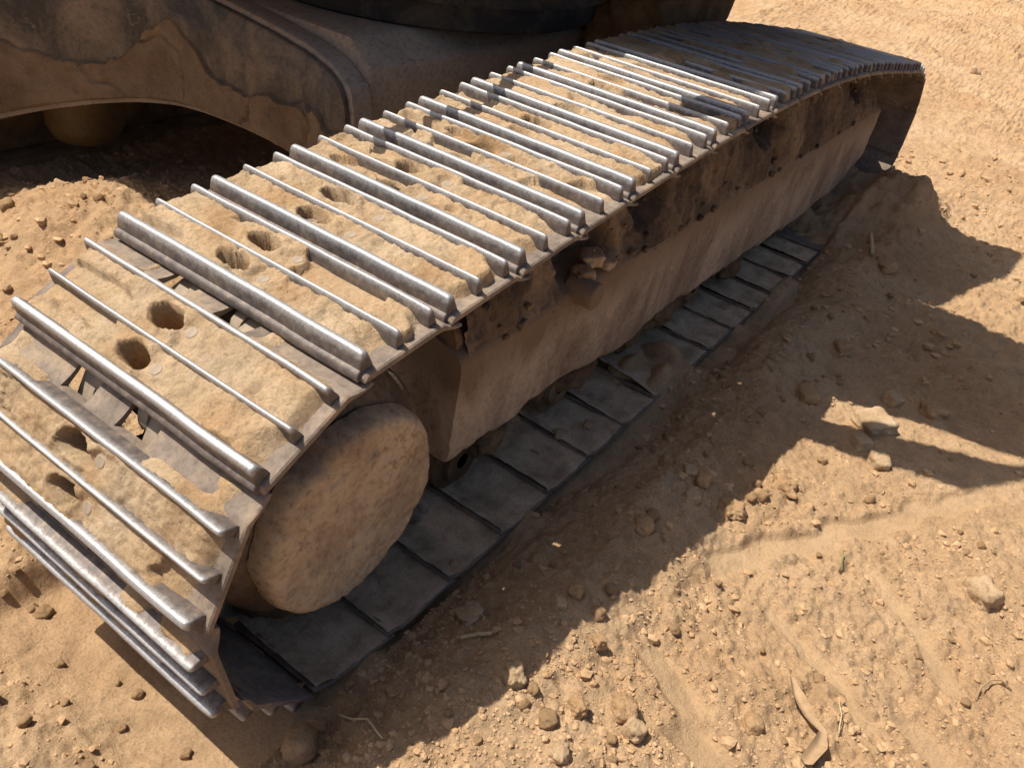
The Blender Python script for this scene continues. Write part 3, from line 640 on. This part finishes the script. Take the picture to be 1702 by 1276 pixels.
stone('clod', 1398, 583, 30, 26, 'clod in deep shade half-way along the berm', 'clod', .3, CLOD, .2, .2, .25)
stone('stone', 1340, 660, 40, 30, 'worn stone in shade just above the tip of the sunlit strip', 'stone', .4, CLOD, .2, .25, .2)
stone('clod', 1560, 560, 26, 18, 'clod in shade below the sunlit wedge at right', 'clod', .3, CLOD, .2, .25, .25)
# resting on the track frame and on the lower shoes
stone('stone', 985, 445, 46, 26, 'upper flat stone of three lying on the muddy track frame', 'stone', .6, ROCK, .2, 0, .15, at=(.92, .132, .515), deep=0)
stone('stone', 967, 475, 44, 30, 'dark oval stone of three lying on the muddy track frame', 'stone', .2, CLOD, .9, 0, .12, at=(.86, .115, .497), deep=0)
stone('stone', 1011, 470, 36, 18, 'narrow pale stone standing at the right of the three on the track frame', 'stone', .5, ROCK, -.6, 0, .15, at=(.965, .112, .495), deep=0)
stone('stone', 958, 645, 28, 20, 'pale stone on the lower track plates close under the frame', 'stone', .5, ROCK, 0, 0, .2, at=(.88, .085, .014), deep=0)
stone('stone', 1010, 652, 18, 14, 'small round stone on the lower track plates right of the pale one', 'stone', .1, CLOD, 0, 0, .2, at=(.975, .06, .012), deep=0)
stone('stone', 776, 932, 16, 13, 'tiny pale pebble put in for a sunlit spot on a lower track plate', 'pebble', .2, ROCK, 0, 0, .15, at=(.335, .012, .008), deep=0)  # spot of sun through a track gap, modelled as a pale stone

# generic clods: individuals, nothing in the photo tells them apart within each group
CM = []
for i in range(9):
    V, F = rock_verts(3, 300 + i, (0, .2, .5)[i % 3], .24); CM.append(mesh('clod', V * np.array([1, rng.uniform(.75, 1.1), rng.uniform(.6, .9)]), F, CLOD))
def scatter(num, xr, yr, rr, label, group, ok):
    c = 0
    while c < num:
        x, y = rng.uniform(*xr), rng.uniform(*yr)
        if not ok(x, y): continue
        r = rr[0] + (rr[1] - rr[0]) * rng.random() ** 2.5
        o = link('clod', CM[rng.integers(len(CM))], None, (x, y, float(ground_z(x, y)) + r * .25), label, 'clod', group)
        o.rotation_euler = (rng.uniform(-.4, .4), rng.uniform(-.4, .4), rng.uniform(0, 6.3)); o.scale = (r,) * 3; c += 1
fr = lambda x, y: x * .35 - y > .25 + .0
scatter(60, (-.1, 2.6), (-.42, -.07), (.007, .018), 'small rounded earth clod in the shade along the track', 'clods in the shade along the track', lambda x, y: True)
scatter(48, (.1, 1.7), (-1.15, -.42), (.006, .015), 'small rounded earth clod on the sunlit sand right of the shadow', 'clods on the sunlit sand', lambda x, y: y < -.28 - .12 * x and smooth_mask(np.array(x), np.array(y)) < .2)
scatter(24, (-.55, -.24), (.05, .9), (.007, .016), 'small earth clod on the sunlit sand behind the near track end', 'clods behind the near track end', lambda x, y: True)
scatter(40, (2.5, 7.5), (-2.6, -.4), (.012, .03), 'small earth clod on the far sunlit sand', 'clods on the far sand', lambda x, y: True)
scatter(24, (.1, .75), (1.0, 1.9), (.010, .022), 'small earth clod on the heap left of the track', 'clods on the left heap', lambda x, y: True)
# uncountable crumbs as one object
def crumbs():
    def place(N, rmax, pw, smin, smax, sp, dk):
        d = .05 + rmax * rng.random(N) ** pw; a = rng.uniform(-1.35, 2.3, N)
        x = CAM[0] + .22 + d * np.cos(a); y = -.38 + d * np.sin(a)
        inside = (y > -.02) & (y < .62) & (x > -.37) & (x < 3.9)
        dens = ss(-.35, .3, fbm(x * 2.2, y * 2.2, 3, 99)); ok = ~inside & (smooth_mask(x, y) < .4) & (rng.random(N) < .25 + .75 * dens)
        x, y, d = x[ok], y[ok], d[ok]; return x, y, (smin + (smax - smin) * rng.random(len(x)) ** sp) * (1 + dk * d)
    P1 = place(42000, 5.6, 1.5, .0018, .0078, 4.0, .38); P2 = place(46000, 1.9, .75, .0012, .0036, 2.2, .12)
    x, y, s = (np.concatenate([a, b]) for a, b in zip(P1, P2)); n = len(x)
    z = ground_z(x, y) + s * rng.uniform(-.35, .35, n)
    V0, F0 = ICO[1]; k = len(V0); T = np.array([rock_verts(1, 400 + i, (0, .4)[i % 2], .42, 2.2)[0] for i in range(14)])[rng.integers(14, size=n)]
    th = rng.uniform(0, 6.28, n); c, q = np.cos(th)[:, None], np.sin(th)[:, None]
    T = T * rng.uniform(.65, 1.15, (n, 1, 3)); R_ = np.stack([T[..., 0] * c - T[..., 1] * q, T[..., 0] * q + T[..., 1] * c, T[..., 2] * .85], -1)
    V = R_ * s[:, None, None] + np.stack([x, y, z], 1)[:, None]
    F = (F0[None] + (np.arange(n) * k)[:, None, None]).reshape(-1, 3)
    link('earth_crumbs', mesh('earth_crumbs', V.reshape(-1, 3), F, CRUMB, False), kind='stuff')
crumbs()

# litter
def on_ground(pts, lift):
    out = []
    for (u, v), h in zip(pts, lift):
        p, _ = spot(u, v); out.append((p[0], p[1], p[2] + h))
    return np.array(out)
def strip(name, pts, lift, wd, label, cat, m):
    P = on_ground(pts, lift); t = np.linspace(0, 1, len(P)); tt = np.linspace(0, 1, 28)
    P = np.stack([np.interp(tt, t, P[:, i]) for i in range(3)], 1); w = np.interp(tt, np.linspace(0, 1, len(wd)), wd)
    T = np.gradient(P, axis=0); T /= np.linalg.norm(T, axis=1)[:, None]; Sd = np.cross(T, [0, 0, 1.]); Sd /= np.linalg.norm(Sd, axis=1)[:, None]
    V = []
    for s in (-1, -.5, 0, .5, 1): V.append(P + Sd * (w * s)[:, None] + np.array([0, 0, 1.]) * (w * (abs(s) ** 1.5) * .7 * (1 + .5 * np.sin(tt * 9 + s)))[:, None])
    V = np.stack(V, 1).reshape(-1, 3); V2 = V - np.array([0, 0, .0012]); F = gridF(28, 5)
    link(name, fix_normals(mesh(name, np.concatenate([V, V2]), np.concatenate([F, F[:, ::-1] + len(V)]), m)), None, None, label, cat)
strip('dry_leaf', [(1312, 1130), (1320, 1165), (1340, 1195), (1362, 1225), (1358, 1245), (1335, 1272)], [.012, .014, .012, .016, .012, .008], [.004, .012, .010, .008, .014, .012], 'long curled dry brown leaf on the sand at lower right', 'leaf', LEAF)
def stalk(name, pts, lift, r, label, cat, m):
    P = on_ground(pts, lift); t = np.linspace(0, 1, len(P)); tt = np.linspace(0, 1, 20)
    P = np.stack([np.interp(tt, t, P[:, i]) for i in range(3)], 1); P += .0012 * np.stack([n2(tt * 9, tt * 0 + i, 500) for i in range(3)], 1)
    link(name, tube(name, P, r, m, 7), None, None, label, cat)
stalk('twig', [(562, 1196), (585, 1208), (607, 1206), (622, 1220), (636, 1232)], [.02, .026, .024, .02, .006], .0021, 'crooked pale twig at the shadow edge below the near track end', 'twig', STRAW)
stalk('stick', [(765, 1062), (790, 1057), (818, 1055)], [.006] * 3, .0045, 'short straight stick in shade below the pointed flat shard', 'stick', STRAW)
stalk('root', [(1622, 1165), (1625, 1148), (1640, 1137), (1660, 1135), (1680, 1148)], [.002, .012, .016, .014, .002], .0019, 'thin bent root arching from the sand near the right edge', 'root', LEAF)
stalk('straw', [(1391, 1165), (1394, 1195), (1390, 1225)], [.012, .015, .01], .0013, 'thin pale straw lying right of the curled dry leaf', 'straw', STRAW)
stalk('grass_blade', [(1397, 925), (1396, 940), (1394, 950)], [.02, .012, .003], .0016, 'single green grass blade on the sunlit sand at right', 'grass blade', GREEN)
stalk('stick', [(1445, 396), (1447, 410), (1449, 422)], [.02, .012, .004], .008, 'short pale stick leaning in shade beside the far track end', 'stick', STRAW)
